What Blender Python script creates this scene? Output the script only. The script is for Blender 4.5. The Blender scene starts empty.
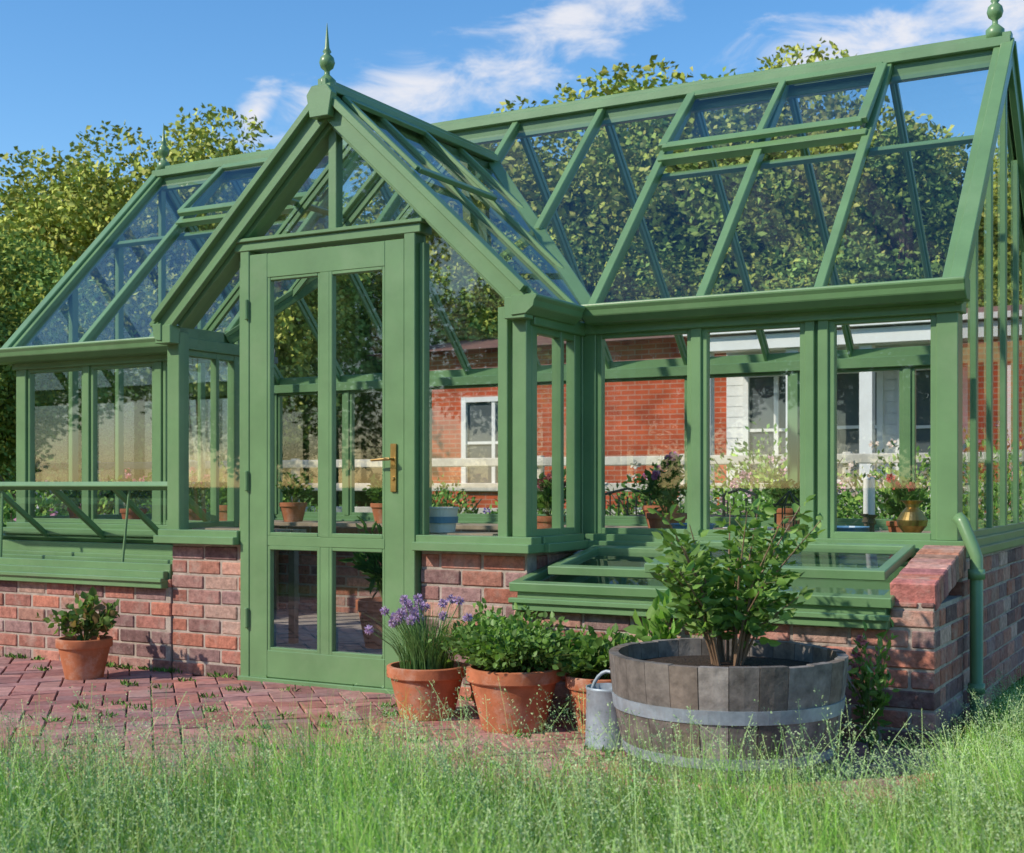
import bpy, math, random
import numpy as np
from mathutils import Vector, Matrix
random.seed(7); rng=np.random.default_rng(7)
sc=bpy.context.scene
sc.view_settings.view_transform='Standard'; sc.view_settings.look='None'; sc.view_settings.exposure=0
COL=sc.collection

# ---------------------------------------------------------------- materials
def newmat(name):
    m=bpy.data.materials.new(name); m.use_nodes=True
    nt=m.node_tree; nt.nodes.clear()
    out=nt.nodes.new('ShaderNodeOutputMaterial')
    return m,nt,out
def N(nt,t,**kw):
    n=nt.nodes.new(t)
    for k,v in kw.items(): setattr(n,k,v)
    return n
def noisy(name,base,var=0.3,scale=8,rough=0.6,bump=0.2,bscale=60,metal=0,use_col=False,dirt=None,spec=0.4,bdist=0.003,dscale=3.0,damt=0.5):
    m,nt,out=newmat(name); L=nt.links.new
    p=N(nt,'ShaderNodeBsdfPrincipled'); p.inputs['Roughness'].default_value=rough; p.inputs['Metallic'].default_value=metal
    p.inputs['Specular IOR Level'].default_value=spec
    tc=N(nt,'ShaderNodeTexCoord')
    no=N(nt,'ShaderNodeTexNoise'); no.inputs['Scale'].default_value=scale; no.inputs['Detail'].default_value=4; no.inputs['Roughness'].default_value=0.65
    L(tc.outputs['Object'],no.inputs['Vector'])
    mr=N(nt,'ShaderNodeMapRange'); mr.inputs[1].default_value=0.3; mr.inputs[2].default_value=0.7
    mr.inputs[3].default_value=1-var; mr.inputs[4].default_value=1+var
    L(no.outputs[0],mr.inputs[0])
    mul=N(nt,'ShaderNodeVectorMath',operation='MULTIPLY')
    if use_col:
        at=N(nt,'ShaderNodeAttribute',attribute_name='Col'); L(at.outputs['Color'],mul.inputs[0])
    else: mul.inputs[0].default_value=base
    L(mr.outputs[0],mul.inputs[1])
    src=mul.outputs[0]
    if dirt:
        n2=N(nt,'ShaderNodeTexNoise'); n2.inputs['Scale'].default_value=dscale; n2.inputs['Detail'].default_value=6; n2.inputs['Roughness'].default_value=0.7
        L(tc.outputs['Object'],n2.inputs['Vector'])
        r2=N(nt,'ShaderNodeMapRange'); r2.inputs[1].default_value=0.5; r2.inputs[2].default_value=0.72; r2.inputs[3].default_value=0; r2.inputs[4].default_value=damt
        L(n2.outputs[0],r2.inputs[0])
        mx=N(nt,'ShaderNodeMixRGB'); L(r2.outputs[0],mx.inputs[0]); L(src,mx.inputs[1]); mx.inputs[2].default_value=(*dirt,1)
        src=mx.outputs[0]
    L(src,p.inputs['Base Color'])
    if bump>0:
        nb=N(nt,'ShaderNodeTexNoise'); nb.inputs['Scale'].default_value=bscale; nb.inputs['Detail'].default_value=3
        L(tc.outputs['Object'],nb.inputs['Vector'])
        b=N(nt,'ShaderNodeBump'); b.inputs['Strength'].default_value=bump; b.inputs['Distance'].default_value=bdist
        L(nb.outputs[0],b.inputs['Height']); L(b.outputs[0],p.inputs['Normal'])
    L(p.outputs[0],out.inputs[0]); return m
def leafmat(name,trans=0.35,rough=0.45):
    m,nt,out=newmat(name); L=nt.links.new
    at=N(nt,'ShaderNodeAttribute',attribute_name='Col')
    p=N(nt,'ShaderNodeBsdfPrincipled'); p.inputs['Roughness'].default_value=rough; p.inputs['Specular IOR Level'].default_value=0.3
    t=N(nt,'ShaderNodeBsdfTranslucent')
    mul=N(nt,'ShaderNodeVectorMath',operation='MULTIPLY'); mul.inputs[1].default_value=(1.4,1.5,0.7)
    L(at.outputs['Color'],p.inputs[0]); L(at.outputs['Color'],mul.inputs[0]); L(mul.outputs[0],t.inputs[0])
    mx=N(nt,'ShaderNodeMixShader'); mx.inputs[0].default_value=trans
    L(p.outputs[0],mx.inputs[1]); L(t.outputs[0],mx.inputs[2]); L(mx.outputs[0],out.inputs[0]); return m
def matte(name):
    m,nt,out=newmat(name); at=N(nt,'ShaderNodeAttribute',attribute_name='Col'); d=N(nt,'ShaderNodeBsdfDiffuse')
    nt.links.new(at.outputs['Color'],d.inputs[0]); nt.links.new(d.outputs[0],out.inputs[0]); return m
def glassmat():
    m,nt,out=newmat('window_glass'); L=nt.links.new
    g=N(nt,'ShaderNodeNewGeometry')
    mr=N(nt,'ShaderNodeMapRange'); mr.inputs[3].default_value=1.85; mr.inputs[4].default_value=1/1.85
    L(g.outputs['Backfacing'],mr.inputs[0])
    f=N(nt,'ShaderNodeFresnel'); L(mr.outputs[0],f.inputs[0])
    t=N(nt,'ShaderNodeBsdfTransparent'); t.inputs[0].default_value=(0.94,0.97,0.97,1)
    gl=N(nt,'ShaderNodeBsdfGlossy'); gl.inputs['Roughness'].default_value=0.015
    mx=N(nt,'ShaderNodeMixShader'); L(f.outputs[0],mx.inputs[0]); L(t.outputs[0],mx.inputs[1]); L(gl.outputs[0],mx.inputs[2])
    L(mx.outputs[0],out.inputs[0]); return m
M={}
M['green']=noisy('green_painted_timber',(0.138,0.262,0.115),0.13,3,0.34,0.15,90,spec=0.55,bdist=0.002,dirt=(0.21,0.31,0.17),damt=0.4,dscale=3.5)
M['glass']=glassmat()
M['brick']=noisy('clay_brick',(1,1,1),0.36,35,0.9,0.7,110,use_col=True,dirt=(0.44,0.35,0.30),damt=0.65,dscale=8,spec=0.2,bdist=0.005)
M['mortar']=noisy('lime_mortar',(0.40,0.34,0.29),0.25,20,0.95,0.6,150,spec=0.1,bdist=0.004)
M['paver']=noisy('brick_paver',(1,1,1),0.26,25,0.85,0.5,90,use_col=True,dirt=(0.40,0.32,0.29),damt=0.5,dscale=3,spec=0.25,bdist=0.003)
M['sand']=noisy('joint_sand',(0.17,0.14,0.11),0.3,30,0.95,0.5,90,spec=0.1)
M['terra']=noisy('terracotta',(0.44,0.155,0.075),0.2,12,0.85,0.3,80,dirt=(0.56,0.40,0.31),damt=0.65,dscale=9,spec=0.2)
M['soil']=noisy('soil',(0.035,0.022,0.014),0.5,40,0.95,1.0,60,bdist=0.02)
M['wood']=noisy('weathered_oak',(1,1,1),0.45,16,0.8,0.8,50,use_col=True,spec=0.2)
M['zinc']=noisy('galvanised_steel',(0.32,0.39,0.44),0.25,18,0.5,0.1,40,metal=0.3,dirt=(.20,.15,.12),damt=.4,dscale=12)
M['brass']=noisy('aged_brass',(0.50,0.33,0.12),0.2,18,0.32,0.1,60,metal=0.9)
M['leaf']=leafmat('leaf',0.35)
M['tleaf']=matte('tree_leaf')
M['grass']=matte('grass_blade')
M['bark']=noisy('bark',(0.13,0.10,0.07),0.4,12,0.9,0.8,40,bdist=0.02)
M['white']=noisy('white_paint',(0.78,0.78,0.75),0.06,4,0.5,0.1,40)
M['blue']=noisy('blue_plastic',(0.10,0.26,0.45),0.1,6,0.35,0,40)
M['iron']=noisy('dark_iron',(0.03,0.032,0.035),0.2,10,0.5,0.1,40,metal=0.4)
M['slat']=noisy('bench_slats',(0.34,0.26,0.18),0.3,10,0.7,0.3,60)
M['col']=noisy('coloured_paint',(1,1,1),0.12,8,0.5,0.1,60,use_col=True)

# ---------------------------------------------------------------- mesh helpers
def empty(name,loc=(0,0,0),rot=0):
    e=bpy.data.objects.new(name,None); e.empty_display_size=0.2; e.location=loc; e.rotation_euler=(0,0,rot); COL.objects.link(e); return e
class MB:
    def __init__(s): s.v=[];s.f=[];s.c=[];s.k=0
    def add(s,vs,fs,col=(1,1,1)):
        o=len(s.v); s.v+= [tuple(x) for x in vs]
        for f in fs: s.f.append(tuple(o+i for i in f)); s.c.append(col)
    def jit(s):
        s.k+=1; return ((s.k*7)%13)*0.00025
    def beam(s,p0,p1,w,t,up=(0,0,1),col=(1,1,1)):
        p0=Vector(p0);p1=Vector(p1);d=(p1-p0)
        d.normalize(); u=Vector(up); sd=d.cross(u)
        if sd.length<1e-4: sd=d.cross(Vector((0,1,0)))
        sd.normalize(); uv=sd.cross(d)
        j=s.jit(); a=sd*(w/2+j); b=uv*(t/2+j); e=d*j
        vs=[p0-e-a-b,p0-e+a-b,p0-e+a+b,p0-e-a+b,p1+e-a-b,p1+e+a-b,p1+e+a+b,p1+e-a+b]
        s.add(vs,[(0,1,2,3),(4,7,6,5),(0,4,5,1),(1,5,6,2),(2,6,7,3),(3,7,4,0)],col)
    def box(s,x0,x1,y0,y1,z0,z1,col=(1,1,1),j=True):
        e=s.jit() if j else 0
        x0-=e;y0-=e;z0-=e;x1+=e;y1+=e;z1+=e
        vs=[(x0,y0,z0),(x1,y0,z0),(x1,y1,z0),(x0,y1,z0),(x0,y0,z1),(x1,y0,z1),(x1,y1,z1),(x0,y1,z1)]
        s.add(vs,[(0,3,2,1),(4,5,6,7),(0,1,5,4),(1,2,6,5),(2,3,7,6),(3,0,4,7)],col)
    def extr(s,prof,p0,p1,out,col=(1,1,1)):
        p0=Vector(p0);p1=Vector(p1);o=Vector(out);n=len(prof); z=Vector((0,0,1))
        vs=[p0+o*a+z*b for a,b in prof]+[p1+o*a+z*b for a,b in prof]
        fs=[(i,(i+1)%n,n+(i+1)%n,n+i) for i in range(n)]+[tuple(range(n-1,-1,-1)),tuple(range(n,2*n))]
        s.add(vs,fs,col)
    def lathe(s,c,prof,seg=24,col=(1,1,1)):
        c=Vector(c);vs=[];fs=[];n=len(prof)
        for i in range(seg):
            a=2*math.pi*i/seg
            for r,z in prof: vs.append(c+Vector((r*math.cos(a),r*math.sin(a),z)))
        for i in range(seg):
            k=(i+1)%seg
            for q in range(n-1): fs.append((i*n+q,k*n+q,k*n+q+1,i*n+q+1))
        s.add(vs,fs,col)
    def tube(s,pts,rad,seg=8,col=(1,1,1)):
        vs=[];fs=[];n=len(pts); pts=[Vector(p) for p in pts]
        for i,p in enumerate(pts):
            d=(pts[min(i+1,n-1)]-pts[max(i-1,0)]); 
            if d.length<1e-6: d=Vector((0,0,1))
            d.normalize()
            a=d.cross(Vector((0.31,0.95,0.1))); a.normalize(); b=d.cross(a)
            for q in range(seg):
                t=2*math.pi*q/seg; vs.append(p+(a*math.cos(t)+b*math.sin(t))*rad[i])
        for i in range(n-1):
            for q in range(seg):
                k=(q+1)%seg; fs.append((i*seg+q,i*seg+k,(i+1)*seg+k,(i+1)*seg+q))
        fs.append(tuple(range(seg-1,-1,-1))); fs.append(tuple((n-1)*seg+q for q in range(seg)))
        s.add(vs,fs,col)
    def build(s,name,mat,parent=None,bevel=0,smooth=False):
        me=bpy.data.meshes.new(name); me.from_pydata(s.v,[],s.f); me.update()
        ca=me.color_attributes.new('Col','FLOAT_COLOR','CORNER')
        arr=np.ones((len(me.loops),4),dtype=np.float32); i=0
        for f,c in zip(s.f,s.c):
            arr[i:i+len(f),:3]=c; i+=len(f)
        ca.data.foreach_set('color',arr.ravel())
        me.materials.append(mat)
        if smooth: me.polygons.foreach_set('use_smooth',[True]*len(me.polygons))
        ob=bpy.data.objects.new(name,me); COL.objects.link(ob)
        if parent: ob.parent=parent
        if bevel>0:
            b=ob.modifiers.new('bevel','BEVEL'); b.width=bevel; b.segments=1; b.limit_method='ANGLE'
        return ob
def np_mesh(name,V,F,C,mat,parent=None,link=True):
    V=np.asarray(V,dtype=np.float32);F=np.asarray(F,dtype=np.int32);k=F.shape[1]
    me=bpy.data.meshes.new(name); me.vertices.add(len(V)); me.vertices.foreach_set('co',V.ravel())
    me.loops.add(F.size); me.loops.foreach_set('vertex_index',F.ravel())
    me.polygons.add(len(F)); me.polygons.foreach_set('loop_start',np.arange(0,F.size,k,dtype=np.int32))
    try: me.polygons.foreach_set('loop_total',np.full(len(F),k,dtype=np.int32))
    except Exception: pass
    me.update(calc_edges=True)
    ca=me.color_attributes.new('Col','FLOAT_COLOR','CORNER')
    arr=np.ones((F.size,4),dtype=np.float32); arr[:,:3]=np.repeat(np.clip(C,0.002,1),k,axis=0)
    ca.data.foreach_set('color',arr.ravel()); me.materials.append(mat)
    ob=bpy.data.objects.new(name,me)
    if link: COL.objects.link(ob)
    if parent: ob.parent=parent
    return ob
def unit(a): return a/np.maximum(np.linalg.norm(a,axis=1,keepdims=True),1e-6)
def leaves(P,S,C,A=None,aspect=0.55,fold=0.12,near=False):
    n=len(P)
    if A is None: A=unit(rng.normal(size=(n,3)))
    B=unit(np.cross(A,rng.normal(size=(n,3)))); U=np.cross(A,B); S=np.asarray(S).reshape(-1,1)*np.ones((n,1))
    if not near:
        v=np.stack([P,P+A*S*.5+B*S*aspect/2+U*S*fold,P+A*S,P+A*S*.5-B*S*aspect/2+U*S*fold],1)
        base=(np.arange(n)*4)[:,None]; F=np.concatenate([base+np.array([[0,1,2]]),base+np.array([[0,2,3]])])
        return v.reshape(-1,3),F,np.concatenate([C,C*0.94])
    w=aspect/2
    v=np.stack([P,P+A*S*.28+B*S*w*.85+U*S*fold,P+A*S*.62+B*S*w*.8+U*S*fold*.8,P+A*S-U*S*fold*.6,P+A*S*.62-B*S*w*.8+U*S*fold*.8,P+A*S*.28-B*S*w*.85+U*S*fold],1)
    base=(np.arange(n)*6)[:,None]; F=np.concatenate([base+np.array([[0,1,2,3]]),base+np.array([[0,3,4,5]])])
    return v.reshape(-1,3),F,np.concatenate([C,C*0.9])
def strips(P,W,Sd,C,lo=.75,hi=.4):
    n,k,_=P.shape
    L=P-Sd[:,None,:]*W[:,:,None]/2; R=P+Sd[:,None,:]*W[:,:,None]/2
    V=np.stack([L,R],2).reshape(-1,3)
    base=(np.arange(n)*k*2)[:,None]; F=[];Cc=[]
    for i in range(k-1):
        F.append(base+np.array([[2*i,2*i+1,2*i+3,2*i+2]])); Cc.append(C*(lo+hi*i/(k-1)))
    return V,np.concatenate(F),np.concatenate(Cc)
def palette(n,cols,var=0.18):
    cols=np.array(cols); c=cols[rng.integers(0,len(cols),n)]
    return c*(1+rng.normal(0,var,(n,1)))

# ---------------------------------------------------------------- brick work
BP=[(0.38,0.165,0.125),(0.42,0.195,0.145),(0.31,0.13,0.10),(0.44,0.24,0.185),(0.24,0.13,0.115),(0.40,0.16,0.11),(0.33,0.18,0.155),(0.49,0.32,0.26),(0.19,0.11,0.105),(0.35,0.155,0.125),(0.28,0.17,0.16)]
def brick_wall(bm,mm,A,B,n,z0,z1,th=0.1,phase=0):
    A=Vector((*A,0));B=Vector((*B,0));n=Vector((*n,0));d=B-A;Ln=d.length;d.normalize()
    z=z0;row=phase
    q=0.006
    def bx(m,s0,s1,za,zb,o,t,col):
        vs=[]
        for zz in (za,zb):
            for ss,oo in ((s0,o),(s1,o),(s1,o-t),(s0,o-t)):
                p=A+d*ss+n*oo; vs.append((p.x,p.y,zz))
        m.add(vs,[(0,1,5,4),(1,2,6,5),(2,3,7,6),(3,0,4,7),(4,5,6,7),(0,3,2,1)],col)
    bx(mm,0.004,Ln-0.004,z0,z1-0.002,-q,th-q-0.004,(1,1,1))
    while z<z1-0.012:
        zt=min(z+0.065,z1)
        s=-(0.1125 if row%2 else 0.0)
        while s<Ln-0.01:
            a=max(s,0);b=min(s+0.215,Ln)
            if b-a>0.03:
                c=random.choice(BP);k=random.uniform(.75,1.2);c=tuple(x*k for x in c)
                e1,e2=random.uniform(0,.003),random.uniform(0,.003)
                bx(bm,a+e1,b-e2,z+random.uniform(-.002,.002),zt+random.uniform(-.002,.002),random.uniform(-.003,.003),th,c)
            s+=0.225
        z+=0.075;row+=1

# ================================================================ GREENHOUSE
GH=empty('greenhouse')
XL,XR,YF,YB,YR=-6.68,-1.055,5.65,8.07,6.86
ZS,ZE,ZW,ZR=0.70,1.80,1.74,3.15
YE=5.57; SL=(ZR-ZE)/(YR-YE)
PX0,PX1,PXC,PYF=-4.88,-2.775,-3.825,5.10
PHW=1.12; PZR=2.85; PSL=(PZR-ZE)/PHW
def roofY(z): return YE+(z-ZE)/SL
def valz(X):
    a=abs(X-PXC); return PZR-a*PSL if a<PHW else ZE
fr=MB(); gl=MB()
Z=(0,0,1)
for (a,b) in [((PX1+.02,YF-.03),(XR+.05,YF-.03)),((XL-.05,YF-.03),(PX0-.02,YF-.03)),((PX0-.05,PYF-.02),(-4.395,PYF-.02)),((-3.33,PYF-.02),(PX1+.05,PYF-.02)),
              ((XL-.05,YB+.02),(XR+.05,YB+.02))]:
    fr.beam((*a,ZS),(*b,ZS),0.15,0.035); fr.beam((*a,ZS+.03),(*b,ZS+.03),0.09,0.04)
for X,y0,y1 in [(PX1+.01,PYF+.05,YF-.1),(PX0-.01,PYF+.05,YF-.1),(XR+.01,YF+.05,YB),(XL-.01,YF+.05,YB)]:
    fr.beam((X,y0,ZS),(X,y1,ZS),0.13,0.035); fr.beam((X,y0,ZS+.03),(X,y1,ZS+.03),0.08,0.04)
def post(X,Y,z0,z1,w=.05,t=.06): fr.beam((X,Y,z0),(X,Y,z1),w,t,up=(0,1,0))
def sash(X0,X1,Y,z0,z1,w=.026,t=.035):
    fr.beam((X0+w/2,Y,z0),(X0+w/2,Y,z1),w,t,up=(0,1,0)); fr.beam((X1-w/2,Y,z0),(X1-w/2,Y,z1),w,t,up=(0,1,0))
    fr.beam((X0+w,Y,z0+w/2),(X1-w,Y,z0+w/2),t,w); fr.beam((X0+w,Y,z1-w/2),(X1-w,Y,z1-w/2),t,w)
def pane(vs): gl.add(vs,[tuple(range(len(vs)))])
zt=ZW-.02; zb=ZS+.05
for X,w in [(PX1+.045,.07),(-2.19,.045),(-1.665,.04),(-1.605,.04),(XR-.03,.085)]: post(X,YF,zb,zt,w,.07)
fr.beam((-1.635,YF+.01,zb),(-1.635,YF+.01,zt),.022,.04,up=(0,1,0))
RB=[(PX1+.08,-2.2125),(-2.1675,-1.685),(-1.585,XR-.0725)]
for a,b in RB:
    sash(a,b,YF-.005,zb,zt-.02); pane([(a,YF,zb),(b,YF,zb),(b,YF,zt),(a,YF,zt)])
for X,w in [(XL+.035,.08),(-6.08,.045),(-5.50,.055),(PX0-.04,.07)]: post(X,YF,zb,zt,w,.07)
LB=[(XL+.075,-6.1025),(-6.0575,-5.5275),(-5.4725,PX0-.075)]
for a,b in LB:
    sash(a,b,YF-.005,zb,zt-.02); pane([(a,YF,zb),(b,YF,zb),(b,YF,zt),(a,YF,zt)])
xs=np.linspace(XL+.04,XR-.04,9)
for X in xs: post(X,YB,zb,zt,.045,.06)
for a,b in zip(xs[:-1],xs[1:]):
    sash(a+.0225,b-.0225,YB,zb,zt-.02,.022); pane([(b,YB,zb),(a,YB,zb),(a,YB,zt),(b,YB,zt)])
prof=[(-.03,0),(.095,0),(.10,-.012),(.088,-.03),(.082,-.055),(.045,-.085),(-.03,-.09)]
for a,b in [((PX1+.03,YF),(XR+.03,YF)),((XL-.03,YF),(PX0-.03,YF)),((XL-.03,YB),(XR+.03,YB))]:
    fr.beam((*a,ZW-.015),(*b,ZW-.015),.10,.06)
fr.extr(prof,(PX1+.07,YE,ZE+.02),(XR+.065,YE,ZE+.02),(0,-1,0))
fr.extr(prof,(XL-.22,YE,ZE+.02),(PX0-.05,YE,ZE+.02),(0,-1,0))
fr.extr(prof,(XL-.1,YB+.08,ZE+.02),(XR+.07,YB+.08,ZE+.02),(0,1,0))
fr.extr(prof,(PX1+.0,4.99,ZE+.01),(PX1+.0,YE-.1,ZE+.01),(1,0,0))
fr.extr(prof,(PX0-.0,4.99,ZE+.01),(PX0-.0,YE-.1,ZE+.01),(-.5,0,0))
for X in (PX0+.01,PX1-.01): fr.beam((X,PYF,ZW-.02),(X,YF,ZW-.02),.08,.06)
for X,sg in ((PX1-.01,1),(PX0+.01,-1)):
    for Y,w in ((PYF+.03,.05),(PYF+.30,.025),(YF-.09,.06),(YF-.015,.05)):
        fr.beam((X,Y,zb),(X,Y,zt-.01),.045,w,up=(0,1,0))
    fr.beam((X,PYF+.05,zb+.015),(X,YF-.1,zb+.015),.04,.03); fr.beam((X,PYF+.05,zt-.045),(X,YF-.1,zt-.045),.04,.035)
    pane([(X,PYF,zb),(X,YF,zb),(X,YF,zt),(X,PYF,zt)][::sg])
for X,w,t in ((PX0+.03,.08,.07),(PX1-.025,.07,.08),(PX1-.115,.045,.06)): post(X,PYF,zb,ZE-.03,w,t)
DX0,DX1=-4.385,-3.34; HZ=2.12
for X in (DX0+.03,DX1-.03): post(X,PYF-.01,0.0,HZ+.03,.055,.09)
for X in (DX0-.015,DX1+.015): post(X,PYF,zb,HZ-.02,.028,.05)
fr.beam((DX0-.03,PYF-.01,HZ+.045),(DX1+.03,PYF-.01,HZ+.045),.10,.045)
fr.beam((DX0-.05,PYF-.02,HZ+.073),(DX1+.05,PYF-.02,HZ+.073),.115,.018)
fr.beam((PXC-.01,PYF,HZ+.08),(PXC-.01,PYF,PZR-.06),.045,.05,up=(0,1,0))
def pz(X): return PZR-abs(X-PXC)*PSL
for sg in (-1,1):
    e=PXC+sg*(PHW-.035)
    fr.beam((PXC,PYF-.075,pz(PXC)-.055),(e,PYF-.075,pz(e)-.055),.11,.035,up=(0,1,0))
    fr.beam((PXC,PYF-.105,pz(PXC)+.0),(e,PYF-.105,pz(e)+.0),.03,.04,up=(0,1,0))
    fr.beam((PXC,PYF-.0,pz(PXC)-.115),(e-sg*.10,PYF-.0,pz(e-sg*.1)-.115),.06,.10,up=(0,1,0))
    fr.box(min(e,e-sg*.10),max(e,e-sg*.10),PYF-.10,PYF-.03,ZE-.09,ZE-.0)
ap=[(-.055,-.13),(.055,-.13),(.075,-.02),(.045,.02),(-.045,.02),(-.075,-.02)]
vs=[(PXC+x,PYF-.145,PZR+z) for x,z in ap]+[(PXC+x,PYF-.10,PZR+z) for x,z in ap]
fr.add(vs,[(0,1,2,3,4,5),(11,10,9,8,7,6)]+[(i,i+6,(i+1)%6+6,(i+1)%6) for i in range(6)])
pane([(DX0+.02,PYF,HZ+.06),(DX1-.02,PYF,HZ+.06),(DX1-.02,PYF,pz(DX1)-.1),(PXC,PYF,PZR-.1),(DX0+.02,PYF,pz(DX0)-.1)])
pane([(PX0+.05,PYF,zb),(DX0,PYF,zb),(DX0,PYF,pz(DX0)-.1),(PX0+.05,PYF,pz(PX0+.05)-.1)])
pane([(DX1,PYF,zb),(PX1-.05,PYF,zb),(PX1-.05,PYF,pz(PX1-.05)-.1),(DX1,PYF,pz(DX1)-.1)])
door=MB(); LX0,LX1=DX0+.062,DX1-.062; dY=PYF-.03
DC=(LX0+LX1)/2
def dbeam(p,q,w,t=.045): door.beam(p,q,w,t,up=(0,1,0))
dbeam((LX0+.055,dY,.03),(LX0+.055,dY,HZ),.11); dbeam((LX1-.055,dY,.03),(LX1-.055,dY,HZ),.11)
for z,w in ((HZ-.06,.115),(.705,.05),(.10,.13)): dbeam((LX0+.11,dY,z),(LX1-.11,dY,z),w,.042)
for za,zb2 in ((.165,.68),(.73,HZ-.118)): dbeam((DC,dY,za),(DC,dY,zb2),.055,.04)
for X0,X1 in ((LX0+.11,DC-.0275),(DC+.0275,LX1-.11)):
    for za,zb2 in ((.165,.68),(.73,HZ-.1175)):
        for q in (X0+.008,X1-.008): dbeam((q,dY-.004,za),(q,dY-.004,zb2),.016,.03)
        for q in (za+.008,zb2-.008): dbeam((X0+.016,dY-.004,q),(X1-.016,dY-.004,q),.016,.03)
door.box(DX0,DX1,PYF-.07,PYF+.05,0.0,.028)
for z in (.32,1.0,1.85): door.tube([(LX0-.012,dY-.035,z-.05),(LX0-.012,dY-.035,z+.05)],[.011,.011],10)
door.build('door_leaf',M['green'],GH,bevel=.004)
pane([(LX0+.1,dY+.005,.16),(LX1-.1,dY+.005,.16),(LX1-.1,dY+.005,HZ-.1),(LX0+.1,dY+.005,HZ-.1)])
h=MB(); hx=LX1-.055
h.box(hx-.014,hx+.014,dY-.032,dY-.022,.95,1.17)
h.tube([(hx,dY-.03,1.10),(hx,dY-.07,1.10),(hx-.02,dY-.075,1.10),(hx-.10,dY-.07,1.095)],[.008,.008,.008,.006],8)
h.tube([(hx,dY-.03,1.01),(hx,dY-.042,1.01)],[.010,.010],10)
h.build('door_handle',M['brass'],GH,bevel=.003)
XB=[XR-.02,-1.61,-2.15,-2.69,-3.24,-3.80,-4.36,-4.93,-5.50,-6.07,XL+.02]
def rp(X,z,off=0,back=False):
    n=Vector((0,-SL,1)).normalized(); Y=roofY(z)
    p=Vector((X,Y,z))+n*off
    if back: p.y=2*YR-p.y
    return p
NF=Vector((0,-SL,1)).normalized(); NBk=Vector((0,SL,1)).normalized()
for i,X in enumerate(XB):
    z0=valz(X)
    fr.beam(rp(X,z0,.01),rp(X,ZR,.01),.038,.032,up=NF); fr.beam(rp(X,z0,-.022),rp(X,ZR-.02,-.022),.018,.035,up=NF)
    fr.beam(rp(X,ZE,.01,True),rp(X,ZR,.01,True),.034,.032,up=NBk); fr.beam(rp(X,ZE,-.022,True),rp(X,ZR-.02,-.022,True),.018,.035,up=NBk)
for X in (XR+.025,XL-.025):
    for bk,nn in ((False,NF),(True,NBk)):
        fr.beam(rp(X,ZE-.03,-.02,bk),rp(X,ZR,-.02,bk),.03,.10,up=nn); fr.beam(rp(X,ZE-.02,.03,bk),rp(X,ZR,.03,bk),.055,.022,up=nn)
brk=sorted(set(XB+[PXC,PXC-PHW,PXC+PHW]),reverse=True)
for a,b in zip(brk[:-1],brk[1:]):
    pane([rp(b,valz(b)),rp(a,valz(a)),rp(a,ZR),rp(b,ZR)])
    pane([rp(a,ZE,0,True),rp(b,ZE,0,True),rp(b,ZR,0,True),rp(a,ZR,0,True)])
fr.beam((XL-.04,YR,ZR+.015),(XR+.04,YR,ZR+.015),.11,.045); fr.beam((XL-.04,YR,ZR+.05),(XR+.04,YR,ZR+.05),.05,.035); fr.beam((XL,YR,ZR-.05),(XR,YR,ZR-.05),.04,.09)
fr.beam(rp(PX1,2.63,-.05),rp(XR,2.63,-.05),.03,.03,up=NF); fr.beam(rp(XL,2.63,-.05),rp(PX0,2.63,-.05),.03,.03,up=NF)
def vent(X0,X1,za,zb3,mid):
    o=.05
    A=rp(X0,za,o+.02);B=rp(X1,za,o+.02);C=rp(X1,zb3,o-.015);D=rp(X0,zb3,o-.015)
    for p,q in ((A,B),(B,C),(C,D),(D,A)): fr.beam(p,q,.045,.03,up=NF)
    for m in mid: fr.beam(rp(m,za,o+.02),rp(m,zb3,o-.015),.035,.029,up=NF)
    fr.beam(rp(X0-.02,za-.035,.02),rp(X1+.02,za-.035,.02),.04,.04,up=NF)
    pane([A,B,C,D])
vent(-2.67,-1.63,2.70,3.10,[-2.15]); vent(-6.05,-4.95,2.70,3.10,[-5.5])
for X,sg in ((XR,1),(XL,-1)):
    ys=[YF,6.06,6.46,6.86,7.26,7.66,YB]
    for Y in ys[1:-1]:
        zz=ZE+(min(Y,2*YR-Y)-YE)*SL-.06
        fr.beam((X-sg*.005,Y,zb),(X-sg*.005,Y,zz),.034,.045,up=(0,1,0))
    fr.beam((X,YF+.05,zb+.015),(X,YB-.03,zb+.015),.035,.03)
    for Y in (YF+.05,YB-.03): fr.beam((X-sg*.01,Y,zb),(X-sg*.01,Y,ZW),.04,.04,up=(0,1,0))
    pane([(X,YF,zb),(X,YB,zb),(X,YB,ZE),(X,YR,ZR),(X,YF,ZE+.05)][::sg])
YPR=roofY(PZR)
fr.beam((PXC,PYF-.12,PZR+.012),(PXC,YPR,PZR+.012),.10,.035); fr.beam((PXC,PYF-.12,PZR+.04),(PXC,YPR,PZR+.04),.045,.03); fr.beam((PXC,PYF,PZR-.05),(PXC,YPR,PZR-.05),.035,.07)
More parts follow.
